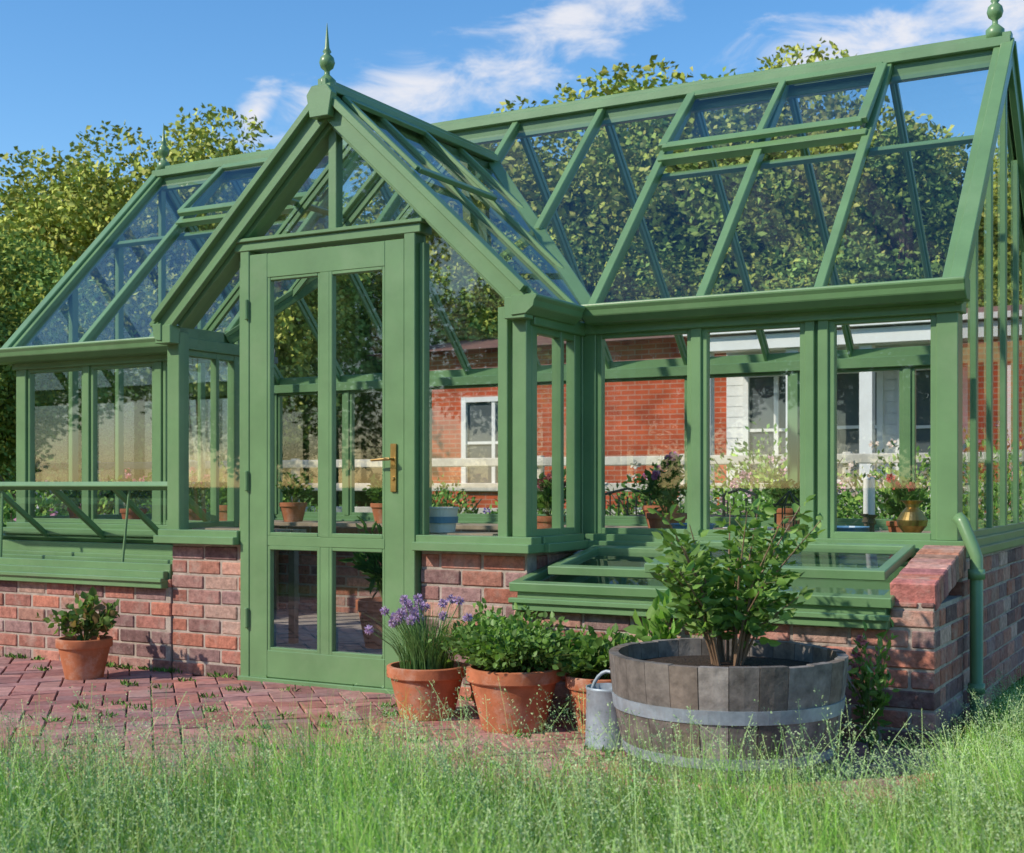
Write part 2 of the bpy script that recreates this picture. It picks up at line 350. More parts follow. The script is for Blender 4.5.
for sg in (-1,1):
    nn=Vector((sg*PSL,0,1)).normalized()
    def pp(z,Y,off=0): return Vector((PXC+sg*(PZR-z)/PSL,Y,z))+nn*off
    pane([pp(ZE,PYF-.08),pp(ZE,YE),pp(PZR,YPR),pp(PZR,PYF-.08)][::sg])
    for Y in (PYF-.075,PYF+.30,PYF+.70,PYF+1.1):
        z0=ZE if Y<=YE else ZE+(Y-YE)*SL
        w=.045 if Y<PYF else .028
        fr.beam(pp(z0,Y,.006),pp(PZR,Y,.006),w,.02,up=nn); fr.beam(pp(z0,Y,-.02),pp(PZR-.02,Y,-.02),.018,.03,up=nn)
    fr.beam(pp(ZE,YE,.005),pp(PZR,YPR,.005),.075,.025,up=(nn+NF)); fr.beam(pp(ZE,YE,-.03),pp(PZR,YPR,-.03),.03,.05,up=(nn+NF))
    A,B,C,D=pp(2.42,PYF-.02,.03),pp(2.42,PYF+.68,.03),pp(2.81,PYF+.68,.025),pp(2.81,PYF-.02,.025)
    for p,q in ((A,B),(B,C),(C,D),(D,A)): fr.beam(p,q,.03,.02,up=nn)
frame=fr.build('timber_frame',M['green'],GH,bevel=.0035)
fi=MB(); fp=[(0.0,-.05),(.045,-.05),(.045,0),(.03,.015),(.014,.03),(.014,.05),(.032,.065),(.040,.09),(.034,.115),(.014,.135),(.022,.145),(.012,.165),(.006,.24),(.001,.29)]
for p,s in (((PXC,PYF-.08,PZR+.055),.95),((XR-.04,YR,ZR+.09),1.0),((XL+.02,YR,ZR+.09),1.0)):
    fi.lathe(p,[(r*s,z*s) for r,z in fp],20)
fi.build('finials',M['green'],GH,smooth=True)
bm=MB();mm=MB()
brick_wall(bm,mm,(PX0,PYF-.015),(DX0-.002,PYF-.015),(0,-1),0,ZS-.02,phase=0)
brick_wall(bm,mm,(DX1+.002,PYF-.015),(PX1,PYF-.015),(0,-1),0,ZS-.02,phase=1)
brick_wall(bm,mm,(PX1,PYF+.085),(PX1,YF-.03),(1,0),0,ZS-.02,phase=1)
brick_wall(bm,mm,(PX0,PYF+.085),(PX0,YF-.03),(-1,0),0,ZS-.02,phase=1)
brick_wall(bm,mm,(PX1+.002,YF-.02),(XR,YF-.02),(0,-1),0,ZS-.02)
brick_wall(bm,mm,(XL,YF-.02),(PX0-.002,YF-.02),(0,-1),0,ZS-.02)
CY=4.96; XP=-1.0
brick_wall(bm,mm,(PX1+.0,CY),(XP,CY),(0,-1),0,.45)
brick_wall(bm,mm,(XP-.165,CY+.003),(XP-.003,CY+.003),(0,-1),.45,.545,phase=0)
brick_wall(bm,mm,(XP,CY+.1),(XP,YF-.12),(1,0),0,.52,phase=1)
brick_wall(bm,mm,(PX1+.001,CY+.1),(PX1+.001,PYF-.03),(-1,0),0,.45,phase=1)
brick_wall(bm,mm,(XL-.25,5.075),(PX0,5.075),(0,-1),0,.49,phase=1)
brick_wall(bm,mm,(XL-.25,5.175),(XL-.25,YF),(-1,0),0,.49,phase=1)
brick_wall(bm,mm,(XP-.005,YF-.119),(XP-.005,YB),(1,0),0,ZS-.02,phase=0)
brick_wall(bm,mm,(XL,YF+.08),(XL,YB),(-1,0),0,ZS-.02)
brick_wall(bm,mm,(XL,YB),(XR,YB),(0,1),0,ZS-.02)
y=CY+.01
while y<YF-.12:
    z=.56+(y-CY)*.20; c=tuple(q*random.uniform(.8,1.1) for q in random.choice(BP))
    bm.beam((XP-.165,y+.035,z+.01),(XP,y+.035,z+.01),.066,.10,up=(0,-.2,1),col=c); y+=.075
mm.box(XP-.155,XP-.01,CY+.01,YF-.13,.44,.53)
bm.build('brick_plinth',M['brick'],GH,bevel=.005); mm.build('mortar_joints',M['mortar'],GH)
gl.build('glass_panes',M['glass'],GH)
def cold_frame(name,X0,X1,Y0,opened):
    c=MB();g=MB();zf=.455; hf,hk=.535,.64
    c.box(X0,X1,Y0-.045,Y0+.03,zf-.01,zf+.03); c.box(X0+.01,X1-.01,Y0-.02,Y0+.015,zf+.03,hf-.005)
    c.box(X0-.01,X1+.01,Y0-.06,Y0-.03,zf+.022,zf+.040)
    for X in (X0+.02,X1-.02):
        vs=[]
        for xx in (X-.02,X+.02): vs+=[(xx,Y0+.016,zf),(xx,5.60,zf),(xx,5.60,hk),(xx,Y0+.016,hf)]
        c.add(vs,[(0,1,2,3),(7,6,5,4),(0,4,5,1),(1,5,6,2),(2,6,7,3),(3,7,4,0)])
    c.box(X0+.04,X1-.04,5.55,5.60,zf,hk)
    def sashlid(a,b,P,Q,off,bars,th=1.0):
        d=Vector((0,Q[0]-P[0],Q[1]-P[1])).normalized(); nrm=Vector((0,-d.z,d.y))
        def pt(X,t): return Vector((X,P[0]+(Q[0]-P[0])*t,P[1]+(Q[1]-P[1])*t))+nrm*off
        c.beam(pt(a,0),pt(b,0),.045*th,.035*th,up=nrm); c.beam(pt(a,1),pt(b,1),.045*th,.035*th,up=nrm)
        for m in [a+.02,b-.02]: c.beam(pt(m,0),pt(m,1),.04*th,.034*th,up=nrm)
        for m in bars: c.beam(pt(m,0),pt(m,1),.028,.028,up=nrm)
        g.add([pt(a,0),pt(b,0),pt(b,1),pt(a,1)],[(0,1,2,3)])
    if not opened:
        m=(X0+X1)/2-.1
        sashlid(X0-.015,X1+.015,(Y0-.02,hf+.01),(5.59,hk+.01),.0,[m])
        sashlid(X0+.10,m-.03,(Y0+.12,hf+.055),(5.50,hk+.015),.022,[])
        sashlid(m-.12,X1-.03,(Y0+.08,hf+.06),(5.52,hk+.03),.045,[])
    else:
        c.box(X0,X1,Y0+.02,Y0+.05,hf-.01,hf+.03)
        for t in (.25,.5,.75): c.box(X0+.04,X1-.04,Y0+.55*t+.02,Y0+.55*t+.05,hf+t*.06-.03,hf+t*.06)
        n=4; sashlid(X0+.08,X1-.02,(5.17,.975),(5.58,.665),.0,[X0+.08+(X1-X0-.1)*q/n for q in range(1,n)],.8)
        c.beam((X0+.6,5.2,.95),(X0+.62,5.17,.55),.012,.012); c.beam((X1-.4,5.2,.95),(X1-.42,5.17,.55),.012,.012)
    c.build(name,M['green'],GH,bevel=.0035); g.build(name+'_glass',M['glass'],GH)
    s=MB(); s.box(X0+.05,X1-.05,Y0+.09,5.53,.30,.40); s.build(name+'_soil',M['soil'],GH)
cold_frame('cold_frame_closed',PX1+.02,XP-.165,CY,False)
cold_frame('cold_frame_open',XL-.23,PX0-.02,5.075,True)
dp=MB()
dp.tube([(XR+.02,5.57,.85),(XR+.04,5.56,.83),(XP+.03,5.54,.73),(XP+.045,5.535,.69),(XP+.045,5.535,.05),(XP+.07,5.48,.03)],[.026]*6,12)
for z in (.16,.62): dp.lathe((XP+.045,5.535,z),[(.026,-.02),(.034,-.02),(.034,.02),(.026,.02)],12)
dp.build('downpipe',M['green'],GH,smooth=True)
fl=MB(); fl.box(PX0+.1,PX1-.1,PYF+.1,YF,.0,.02); fl.box(XL+.1,XR-.1,YF+.08,YB-.1,.0,.024); fl.build('greenhouse_floor',M['mortar'],GH)
bn=MB()
def bench(X0,X1,Y0,Y1,z):
    y=Y0
    while y<Y1: bn.box(X0,X1,y,y+.055,z-.02,z); y+=.075
    for X in (X0+.05,(X0+X1)/2,X1-.05):
        bn.box(X-.02,X+.02,Y0+.01,Y1,z-.07,z-.022)
        for Y in (Y0+.03,Y1-.03): bn.box(X-.022,X+.022,Y-.02,Y+.02,.02,z-.072)
bench(PX1+.05,XR-.1,5.75,6.30,.71); bench(XL+.1,PX0-.1,5.75,6.30,.71); bench(XL+.1,XR-.1,7.42,7.94,.71)
bn.build('staging_benches',M['slat'],GH,bevel=.002)

# ================================================================ POTS & PLANTS
def potprof(r,h,th=.012): 
    return [(0,0),(r*.68,0),(r*.93,h*.78),(r*.93,h*.78),(r,h*.78),(r*1.02,h*.80),(r*1.02,h*.985),(r*.99,h),(r-th*1.2,h),(r-th*1.6,h*.97),(r*.6,h*.15)]
def pot_obj(name,loc,r,h,mat='terra'):
    e=empty(name,loc); m=MB(); m.lathe((0,0,0),potprof(r,h),36); ob=m.build('pot',M[mat],e)
    ob.data.polygons.foreach_set('use_smooth',[True]*len(ob.data.polygons))
    md=ob.modifiers.new('es','EDGE_SPLIT'); md.split_angle=math.radians(35)
    s=MB(); s.lathe((0,0,0),[(0,h*.9),(r*.5,h*.91),(r*.9,h*.88)],24); s.build('soil',M['soil'],e); return e
def bush(e,c,rad,n,size,cols,stems=20,aspect=.6,name='foliage',fl=None,nf=0,root=None,stemf=1.0):
    c=np.array(c);rad=np.array(rad); root=np.array(root if root is not None else (c[0],c[1],c[2]-rad[2]))
    st=MB(); ends=[]
    for i in range(stems):
        d=rng.normal(size=3);d[2]=abs(d[2])*.9+.0;d/=np.linalg.norm(d); t=c+d*rad*rng.uniform(.5,1.15)
        mid=(root+t)/2+np.array([0,0,rad[2]*.25])+rng.normal(0,.1,3)*rad
        st.tube([root,mid,t],[size*.06*stemf,size*.045*stemf,size*.02],5,(.14,.18,.05)); ends.append((root,mid,t))
    st.build(name+'_stems',M['col'],e)
    k=rng.integers(0,len(ends),n); t=rng.uniform(.35,1.05,n)[:,None]
    R=np.array([x[0] for x in ends])[k];Mi=np.array([x[1] for x in ends])[k];T=np.array([x[2] for x in ends])[k]
    P=R*(1-t)**2+2*Mi*t*(1-t)+T*t**2+rng.normal(0,.10,(n,3))*rad
    A=unit(unit(P-(c-np.array([0,0,rad[2]*.5])))*.8+rng.normal(0,.55,(n,3)))
    S=size*rng.uniform(.6,1.25,n)
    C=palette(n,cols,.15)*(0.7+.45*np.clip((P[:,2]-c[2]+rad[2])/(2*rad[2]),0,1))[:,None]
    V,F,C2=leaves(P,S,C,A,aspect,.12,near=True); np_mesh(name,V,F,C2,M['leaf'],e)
    if nf:
        P0=[];C0=[];A0=[]
        for i in range(nf):
            R_,Mi_,T_=ends[i%len(ends)]; p=T_+rng.normal(0,.05,3)*rad+np.array([0,0,size*.5])
            q=40; d=unit(rng.normal(size=(q,3))); P0.append(p+d*size*.12); A0.append(d); C0.append(palette(q,fl,.15))
        P0=np.concatenate(P0);A0=np.concatenate(A0);C0=np.concatenate(C0)
        V,F,C2=leaves(P0,size*.45,C0,A0,.8,.1,near=True); np_mesh(name+'_flowers',V,F,C2,M['leaf'],e)
G1=[(.12,.24,.05),(.15,.29,.06),(.09,.18,.04),(.19,.33,.09)]
G2=[(.08,.18,.045),(.11,.22,.05),(.07,.14,.035)]
e=pot_obj('potted_chives',(-3.0,4.62,.012),.165,.215)
n=520; a=rng.uniform(0,6.28,n); r=.11*np.sqrt(rng.uniform(0,1,n)); H=rng.uniform(.14,.30,n); ln=rng.uniform(.05,.8,n)
th=a+rng.normal(0,.5,n); t=np.linspace(0,1,5)
P=np.zeros((n,5,3)); 
for i,tt in enumerate(t):
    P[:,i,0]=r*np.cos(a)+np.cos(th)*ln*H*tt**2; P[:,i,1]=r*np.sin(a)+np.sin(th)*ln*H*tt**2; P[:,i,2]=.19+H*tt*(1-.3*ln*tt)
W=np.outer(np.full(n,.005),(1-t*.8)); sd=np.stack([np.cos(th+1.3),np.sin(th+1.3),np.zeros(n)],1)
V,F,C=strips(P,W,sd,palette(n,[(.14,.28,.09),(.18,.33,.12),(.11,.22,.07)])); np_mesh('chive_leaves',V,F,C,M['leaf'],e)
P0=[];A0=[];C0=[]; stm=MB()
for i in range(34):
    an=rng.uniform(0,6.28); rr=rng.uniform(.03,.25); H=rng.uniform(.22,.34)*(1-rr*.8)
    if i<22: an=rng.uniform(2.2,4.8)
    top=np.array([rr*math.cos(an),rr*math.sin(an),.19+H]); stm.tube([(top[0]*.3,top[1]*.3,.19),(top[0]*.6,top[1]*.6,.19+H*.6),tuple(top)],[.002]*3,5,(.14,.26,.08))
    d=unit(rng.normal(size=(60,3))); P0.append(top+d*.004);A0.append(d);C0.append(palette(60,[(.50,.36,.70),(.58,.46,.78),(.42,.29,.62)],.12))
V,F,C=leaves(np.concatenate(P0),.020,np.concatenate(C0),np.concatenate(A0),.35,.1,near=True); np_mesh('chive_flowers',V,F,C,M['leaf'],e); stm.build('flower_stems',M['col'],e)
e=pot_obj('potted_parsley',(-2.55,4.56,.012),.185,.245); bush(e,(0,0,.30),(.28,.25,.15),3200,.027,G1+[(.2,.36,.10)],80,.8,'parsley',root=(0,0,.2),stemf=1.5)
e=pot_obj('potted_mint',(-2.76,4.82,.012),.15,.22); bush(e,(0,0,.29),(.20,.16,.16),1300,.034,G1,50,.7,'mint',root=(0,0,.2))
e=pot_obj('potted_strawberry_plant',(-2.22,4.68,.012),.14,.22); bush(e,(0,0,.25),(.21,.18,.13),900,.042,G1+[(.2,.36,.10)],45,.8,'strawberry',root=(0,0,.19),stemf=1.2)
e=pot_obj('potted_pelargonium',(-5.10,4.70,.012),.135,.20); bush(e,(0,0,.28),(.18,.16,.12),420,.045,[(.12,.22,.05),(.18,.29,.08),(.08,.15,.04),(.28,.2,.09)],26,.85,'pelargonium',root=(0,0,.17))
e=empty('foxglove_seedling',(-1.98,4.82,.0)); bush(e,(0,0,.36),(.14,.10,.14),180,.075,[(.24,.42,.10),(.18,.34,.08)],14,.6,'leaves',root=(0,0,0))
e=empty('self_sown_campion',(-1.18,4.74,.0)); bush(e,(0,0,.24),(.10,.10,.22),240,.04,G1,22,.5,'leaves',root=(0,0,0),fl=[(.6,.25,.35)],nf=4)
e=empty('lady_mantle_plant',(-2.05,4.72,.0)); bush(e,(0,0,.14),(.16,.12,.12),300,.05,G1,20,.8,'leaves',root=(0,0,0))
e=empty('watering_can',(-2.06,4.40,.012)); w=MB()
w.lathe((0,0,0),[(0,0.002),(.085,.002),(.088,.01),(.085,.02),(.08,.21),(.083,.215),(.083,.225),(.078,.225),(.07,.03)],28)
w.tube([(.07,0,.05),(.16,.01,.14),(.23,.02,.25)],[.018,.014,.011],10); w.lathe((.235,.02,.245),[(.01,0),(.032,.03),(0,.034)],14)
hp=[(-.08*math.cos(q)-.0,0,.12+.16*math.sin(q)) for q in np.linspace(-.5,math.pi*.75,14)]
w.tube(hp,[.007]*14,8); w.build('can_body',M['zinc'],e,smooth=True)
e=empty('half_barrel_planter',(-1.585,4.36,.012)); b=MB(); ns=26
lv=[(0,.345),(.1,.372),(.2,.392),(.3,.405),(.385,.412)]
for i in range(ns):
    a0=2*math.pi*i/ns+.003;a1=2*math.pi*(i+1)/ns-.003;kk=random.uniform(.7,1.15);c=random.choice([(.20,.185,.17),(.25,.23,.21),(.15,.135,.12),(.21,.175,.145)]);c=tuple(q*kk for q in c);dr=random.uniform(-.0015,.0015);dz=random.uniform(-.003,.003)
    vs=[]
    for z,r in lv:
        zz=z+(dz if z>.3 else 0)
        for rr in (r+dr,r-.034):
            for a in (a0,(a0+a1)/2,a1): vs.append((rr*math.cos(a),rr*math.sin(a),zz))
    fs=[]
    for q in range(len(lv)-1):
        o=q*6
        fs+=[(o,o+1,o+7,o+6),(o+1,o+2,o+8,o+7),(o+4,o+3,o+9,o+10),(o+5,o+4,o+10,o+11),(o+2,o+5,o+11,o+8),(o+3,o,o+6,o+9)]
    o=(len(lv)-1)*6; fs+=[(o,o+1,o+4,o+3),(o+1,o+2,o+5,o+4)]
    b.add(vs,fs,c)
b.build('staves',M['wood'],e)
hp=MB()
for z,r,hh in ((.05,.363,.035),(.20,.396,.045)):
    hp.lathe((0,0,z),[(r-.004,0),(r,0),(r+.006*1,hh),(r-.002,hh)],64)
hp.build('hoops',M['zinc'],e,smooth=False)
s=MB(); s.lathe((0,0,0),[(0,.345),(.2,.34),(.378,.325)],30); s.build('soil',M['soil'],e)
st=MB(); PL=[];AL=[]
for i in range(30):
    an=rng.uniform(0,6.28); sp=rng.uniform(.05,.30); hh=rng.uniform(.26,.62)*(1-sp*.45)
    b0=np.array([.05*math.cos(an),.05*math.sin(an),.34]); tp=b0+np.array([sp*math.cos(an),sp*math.sin(an),hh]); md=b0+np.array([sp*.3*math.cos(an),sp*.3*math.sin(an),hh*.55])
    st.tube([b0,md,tp],[.006,.004,.0015],6,(.20,.13,.08))
    m_=48; t_=rng.uniform(.28,1.0,m_)[:,None]; p=b0*(1-t_)**2+2*md*t_*(1-t_)+tp*t_**2
    aa=rng.uniform(0,6.28,m_); out=np.stack([np.cos(aa),np.sin(aa),rng.uniform(-.1,.9,m_)],1)
    PL.append(p+unit(out)*rng.uniform(.005,.05,m_)[:,None]); AL.append(unit(out+rng.normal(0,.2,(m_,3))))
    for j in range(8): st.tube([p[j],p[j]+unit(out)[j]*.06],[.0018,.001],4,(.16,.18,.07))
PL=np.concatenate(PL);AL=np.concatenate(AL);n=len(PL)
C=palette(n,[(.15,.28,.06),(.19,.34,.08),(.11,.21,.045),(.25,.40,.11)],.15)
V,F,C=leaves(PL,rng.uniform(.030,.062,n),C,AL,.58,.12,near=True); np_mesh('shrub_leaves',V,F,C,M['leaf'],e); st.build('shrub_stems',M['col'],e)

IN=[('potted_seedlings',-6.45,5.92,.085,.13,(.10,.10,.09),[]),('potted_pink_pelargonium',-6.08,6.0,.08,.12,(.15,.13,.14),[(.7,.25,.45),(.75,.4,.55)]),
('potted_tomato_plant',-5.20,5.92,.10,.15,(.13,.13,.15),[]),('potted_basil',-5.30,7.62,.10,.14,(.13,.12,.10),[]),('potted_pink_pelargonium',-5.68,6.1,.08,.12,(.12,.11,.12),[(.7,.25,.45)]),
('potted_coleus',-2.91,5.55,.075,.12,(.09,.07,.11),[(.4,.10,.16)]),('potted_pink_pelargonium',-2.50,6.02,.10,.13,(.18,.15,.17),[(.62,.22,.52),(.7,.35,.62)]),
('potted_lemon_tree',-3.2,7.6,.11,.14,(.15,.14,.13),[]),('potted_fuchsia',-1.40,6.2,.07,.10,(.09,.08,.11),[(.65,.12,.14)]),
('potted_herbs',-2.4,7.65,.09,.13,(.14,.12,.10),[]),('potted_fig',-6.1,7.6,.10,.14,(.14,.14,.12),[])]
for nm,X,Y,r,hgt,rad,flw in IN:
    e=pot_obj(nm,(X,Y,.712),r,hgt); bush(e,(0,0,hgt+rad[2]*.8),rad,240,.045,G2+G1,18,.6,'foliage',fl=flw or None,nf=(4 if 'fuchsia' in nm else 10) if flw else 0,root=(0,0,hgt*.8))
e=pot_obj('potted_agapanthus',(-4.45,6.4,.024),.17,.28); bush(e,(0,0,.5),(.22,.22,.2),420,.09,G2,24,.3,'foliage',root=(0,0,.25))
e=pot_obj('potted_hydrangea',(-3.9,7.0,.024),.18,.26); bush(e,(0,0,.42),(.25,.25,.2),420,.08,G2,24,.6,'foliage',root=(0,0,.25))
def tub(name,loc,r,h,mat,prof=None):
    e=empty(name,loc); m=MB(); m.lathe((0,0,0),prof or [(0,.001),(r*.8,0),(r,h*.93),(r*1.06,h*.94),(r*1.06,h),(r*.97,h),(r*.78,.01),(0,.01)],28)
    m.build('body',M[mat],e,smooth=False); return e
eb=tub('white_bucket',(-3.34,5.28,.755),.075,.12,'white'); 
bk=MB(); bk.lathe((0,0,0),[(.0735,.045),(.0765,.075)],28); bk.build('label_band',M['blue'],eb)
bsh=MB(); bsh.box(-3.45,-3.0,5.17,5.38,.735,.755); bsh.box(-4.82,-4.45,5.17,5.38,.735,.755); bsh.build('window_shelf',M['slat'],GH,bevel=.002)
tub('blue_tub',(-2.30,5.86,.712),.10,.085,'blue'); tub('white_plant_tray',(-2.05,5.92,.712),.11,.07,'white'); tub('blue_seed_tray',(-1.60,5.90,.712),.13,.08,'blue')
tub('brass_vase',(-1.28,5.86,.712),.05,.2,'brass',[(0,0),(.045,0),(.048,.008),(.022,.03),(.03,.05),(.062,.09),(.066,.115),(.045,.15),(.026,.17),(.03,.185),(.048,.20),(.044,.20),(.022,.175),(0,.1)])
for X,Y in ((-1.45,5.84),(-1.52,6.02)):
    e=empty('candlestick',(X,Y,.712)); m=MB(); m.lathe((0,0,0),[(0,0),(.04,0),(.035,.015),(.012,.03),(.01,.09),(.02,.10),(.012,.12),(.028,.135),(0,.137)],20); m.build('holder',M['bark'],e)
    m=MB(); m.lathe((0,0,.137),[(.014,0),(.0135,.16),(.004,.168),(0,.168)],16); m.build('candle',M['white'],e)
e=empty('wire_lantern',(-1.90,6.08,.712)); m=MB()
for q in range(8):
    a=q*math.pi/4; m.tube([(.07*math.cos(a),.07*math.sin(a),0),(.07*math.cos(a),.07*math.sin(a),.17),(0,0,.24)],[.004,.004,.003],5)
m.lathe((0,0,0),[(0,0),(.08,0),(.08,.012),(0,.012)],20); m.lathe((0,0,.17),[(.066,0),(.076,0),(.076,.01),(.066,.01)],20); m.build('cage',M['iron'],e)
e=empty('garden_rake',(0,0,0)); m=MB(); m.tube([(-4.74,5.50,.04),(-4.60,5.46,1.60)],[.012,.011],10,(.42,.25,.12)); m.beam((-4.70,5.46,1.62),(-4.48,5.44,1.64),.02,.03,col=(.2,.2,.2))
for q in range(7): m.tube([(-4.69+.033*q,5.46-.003*q,1.63),(-4.69+.033*q,5.46-.003*q,1.70)],[.004,.002],5,(.2,.2,.2))
m.tube([(-4.78,5.48,.04),(-4.70,5.45,1.45)],[.012,.012],10,(.35,.12,.08))
m.build('handle_and_head',M['col'],e)

# ================================================================ GROUND, PATIO, LAWN
m_,nt,out=newmat('garden_lawn'); L=nt.links.new
tc=N(nt,'ShaderNodeTexCoord'); n1=N(nt,'ShaderNodeTexNoise'); n1.inputs['Scale'].default_value=1.2; n1.inputs['Detail'].default_value=8; n1.inputs['Roughness'].default_value=.75
L(tc.outputs['Object'],n1.inputs['Vector']); cr=N(nt,'ShaderNodeValToRGB'); cr.color_ramp.elements[0].position=.35; cr.color_ramp.elements[0].color=(.06,.11,.03,1); cr.color_ramp.elements[1].position=.68; cr.color_ramp.elements[1].color=(.14,.22,.06,1)
L(n1.outputs[0],cr.inputs[0]); p=N(nt,'ShaderNodeBsdfDiffuse'); L(cr.outputs[0],p.inputs[0])
L(p.outputs[0],out.inputs[0])
g=MB(); g.add([(-400,-400,-.02),(400,-400,-.02),(400,400,-.02),(-400,400,-.02)],[(0,1,2,3)]); g.build('ground',m_)
fx,fy=-.489,.872
def dedge(x,y): return fx*x+fy*y
def lawn_edge(x,y): return 3.50+.10*math.sin(x*1.7)+.05*math.sin(y*3.1)+.25*min(1,max(0,(x+3.4)/1.2))
pv=MB(); w=.105; c45=math.cos(math.pi/4)
PVc=[(.37,.165,.145),(.41,.195,.165),(.32,.145,.13),(.44,.235,.205),(.33,.175,.165),(.39,.165,.13)]
for ix in range(-110,60):
    for iy in range(-60,110):
        d=(ix-iy)%4
        if d==0: a0,a1,b0,b1=ix,ix+2,iy,iy+1
        elif d==3: a0,a1,b0,b1=ix,ix+1,iy,iy+2
        else: continue
        cx=(a0+a1)/2*w;cy=(b0+b1)/2*w; X=(cx-cy)*c45-2.0;Y=(cx+cy)*c45+2.5
        if not(-10<X<-.82 and Y<5.12 and dedge(X,Y)>lawn_edge(X,Y)): continue
        if X<-7: 
            if Y<2.0: continue
        g_=.0035; hz=random.uniform(-.002,.002)
        vs=[]
        tx,ty=random.uniform(-.003,.003),random.uniform(-.003,.003)
        for zz in (-.05,.012+hz):
            for (p_,q_) in ((a0*w+g_,b0*w+g_),(a1*w-g_,b0*w+g_),(a1*w-g_,b1*w-g_),(a0*w+g_,b1*w-g_)):
                vs.append(((p_-q_)*c45-2.0,(p_+q_)*c45+2.5,zz+(tx if p_<cx else -tx)+(ty if q_<cy else -ty)))
        k=random.uniform(.8,1.2); c=tuple(q*k for q in random.choice(PVc))
        pv.add(vs,[(4,5,6,7),(0,1,5,4),(1,2,6,5),(2,3,7,6),(3,0,4,7)],c)
pv.build('brick_patio',M['paver'],bevel=.003)
sb=MB(); sb.add([(-11,1.0,-.004),(-.8,1.0,-.004),(-.8,5.2,-.004),(-11,5.2,-.004)],[(0,1,2,3)]); sb.build('patio_sand_bed',M['sand'])
n=2000; cl_=rng.integers(0,100,n); cxs=rng.uniform(-7,-1.0,100); cys=np.where(rng.uniform(0,1,100)<.55,np.where(cxs<-2.8,5.06,4.94),rng.uniform(3.75,4.9,100)); 
Pw=np.stack([cxs[cl_]+rng.normal(0,.03,n),cys[cl_]+rng.normal(0,.015,n),np.full(n,.008)],1); A=unit(rng.normal(size=(n,3))*[.6,.6,.2]+[0,0,.9])
V,F,C=leaves(Pw,rng.uniform(.012,.04,n),palette(n,G1,.2),A,.3,.1); np_mesh('paving_weeds',V,F,C,M['grass'])
def sample(n):
    P=[]
    while len(P)<n:
        x=rng.uniform(-6.5,2.5,20000);y=rng.uniform(-1.5,6.0,20000)
        d=fx*x+fy*y; l=.872*x+.489*y
        ed=3.60+.10*np.sin(x*1.7)+.05*np.sin(y*3.1)+.27*np.clip((x+3.4)/1.2,0,1)+rng.normal(0,.06,20000)
        ok=(((d<ed))|((x>-.86)&(d<7)))&(d>1.2)&(np.abs(l)<4.6)
        ok&=(rng.uniform(0,1,20000)<np.where(np.abs(l)<d*.45+.4,1,.25))
        ok&=~((x>-1.05)&(x<-.86)&(y>4.8))
        for q in np.where(ok)[0]: P.append((x[q],y[q],d[q]))
    return np.array(P[:n])
def gnoise(x,y): return .5+.25*np.sin(x*2.3+1)*np.cos(y*1.9)+.25*np.sin(x*5.1+y*4.3)
def hmul(P0): return np.where((P0[:,0]>-1.0)&(P0[:,2]>3.6),.6,1.0)
n=110000; P0=sample(n); gn=gnoise(P0[:,0],P0[:,1])
H=rng.uniform(.12,.37,n)*(.72+.5*gn)*hmul(P0); th=rng.normal(2.6,1.3,n); ln=np.abs(rng.normal(.42,.35,n))
t=np.linspace(0,1,5); P=np.zeros((n,5,3))
for i,tt in enumerate(t):
    P[:,i,0]=P0[:,0]+np.cos(th)*ln*H*tt**2;P[:,i,1]=P0[:,1]+np.sin(th)*ln*H*tt**2;P[:,i,2]=-.02+H*tt*(1-.3*np.minimum(ln,1.2)*tt)
W=np.outer(rng.uniform(.0018,.0044,n),(1-t**1.5*.92)); a=rng.uniform(0,6.28,n); sd=np.stack([np.cos(a),np.sin(a),0*a],1)
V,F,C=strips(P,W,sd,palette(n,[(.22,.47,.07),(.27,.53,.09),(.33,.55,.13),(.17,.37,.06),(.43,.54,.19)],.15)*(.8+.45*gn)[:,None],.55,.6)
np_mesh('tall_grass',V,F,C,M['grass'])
n=5600; P0=sample(n); gn=gnoise(P0[:,0]+2,P0[:,1]); H=rng.uniform(.24,.47,n)*(.78+.35*gn)*hmul(P0); th=rng.normal(2.8,1.1,n); ln=np.abs(rng.normal(.4,.25,n))
t=np.linspace(0,1,6);P=np.zeros((n,6,3))
def stemp(tt,ix=slice(None)):
    return np.stack([P0[ix,0]+np.cos(th[ix])*ln[ix]*H[ix]*tt**2,P0[ix,1]+np.sin(th[ix])*ln[ix]*H[ix]*tt**2,-.02+H[ix]*tt*(1-.25*ln[ix]*tt)],-1)
for i,tt in enumerate(t): P[:,i]=stemp(tt)
W=np.full((n,6),.0014); a=rng.uniform(0,6.28,n); sd=np.stack([np.cos(a),np.sin(a),0*a],1)
V,F,C=strips(P,W,sd,palette(n,[(.32,.50,.17),(.38,.54,.22)])); 
q=34; ix=np.repeat(np.arange(n),q); tt=rng.uniform(.58,1.0,n*q); c0=stemp(tt,ix)
wd=(.042*(1.02-tt)/.4+.003)*rng.uniform(.2,1,n*q); d=unit(rng.normal(size=(n*q,3))*[1,1,.5])
Pp=c0+d*wd[:,None]; Pp[:,2]+=wd*.35
V2,F2,C2=leaves(Pp,rng.uniform(.005,.009,n*q),palette(n*q,[(.40,.56,.27),(.48,.60,.33),(.33,.50,.22)],.12),unit(d+np.array([0,0,.6])),.42,.1)
so=np_mesh('grass_seed_heads',V2,F2,C2,M['grass']); s1=np_mesh('grass_stems',V,F,C,M['grass'])
tg=bpy.data.objects['tall_grass']; so.parent=tg; s1.parent=tg

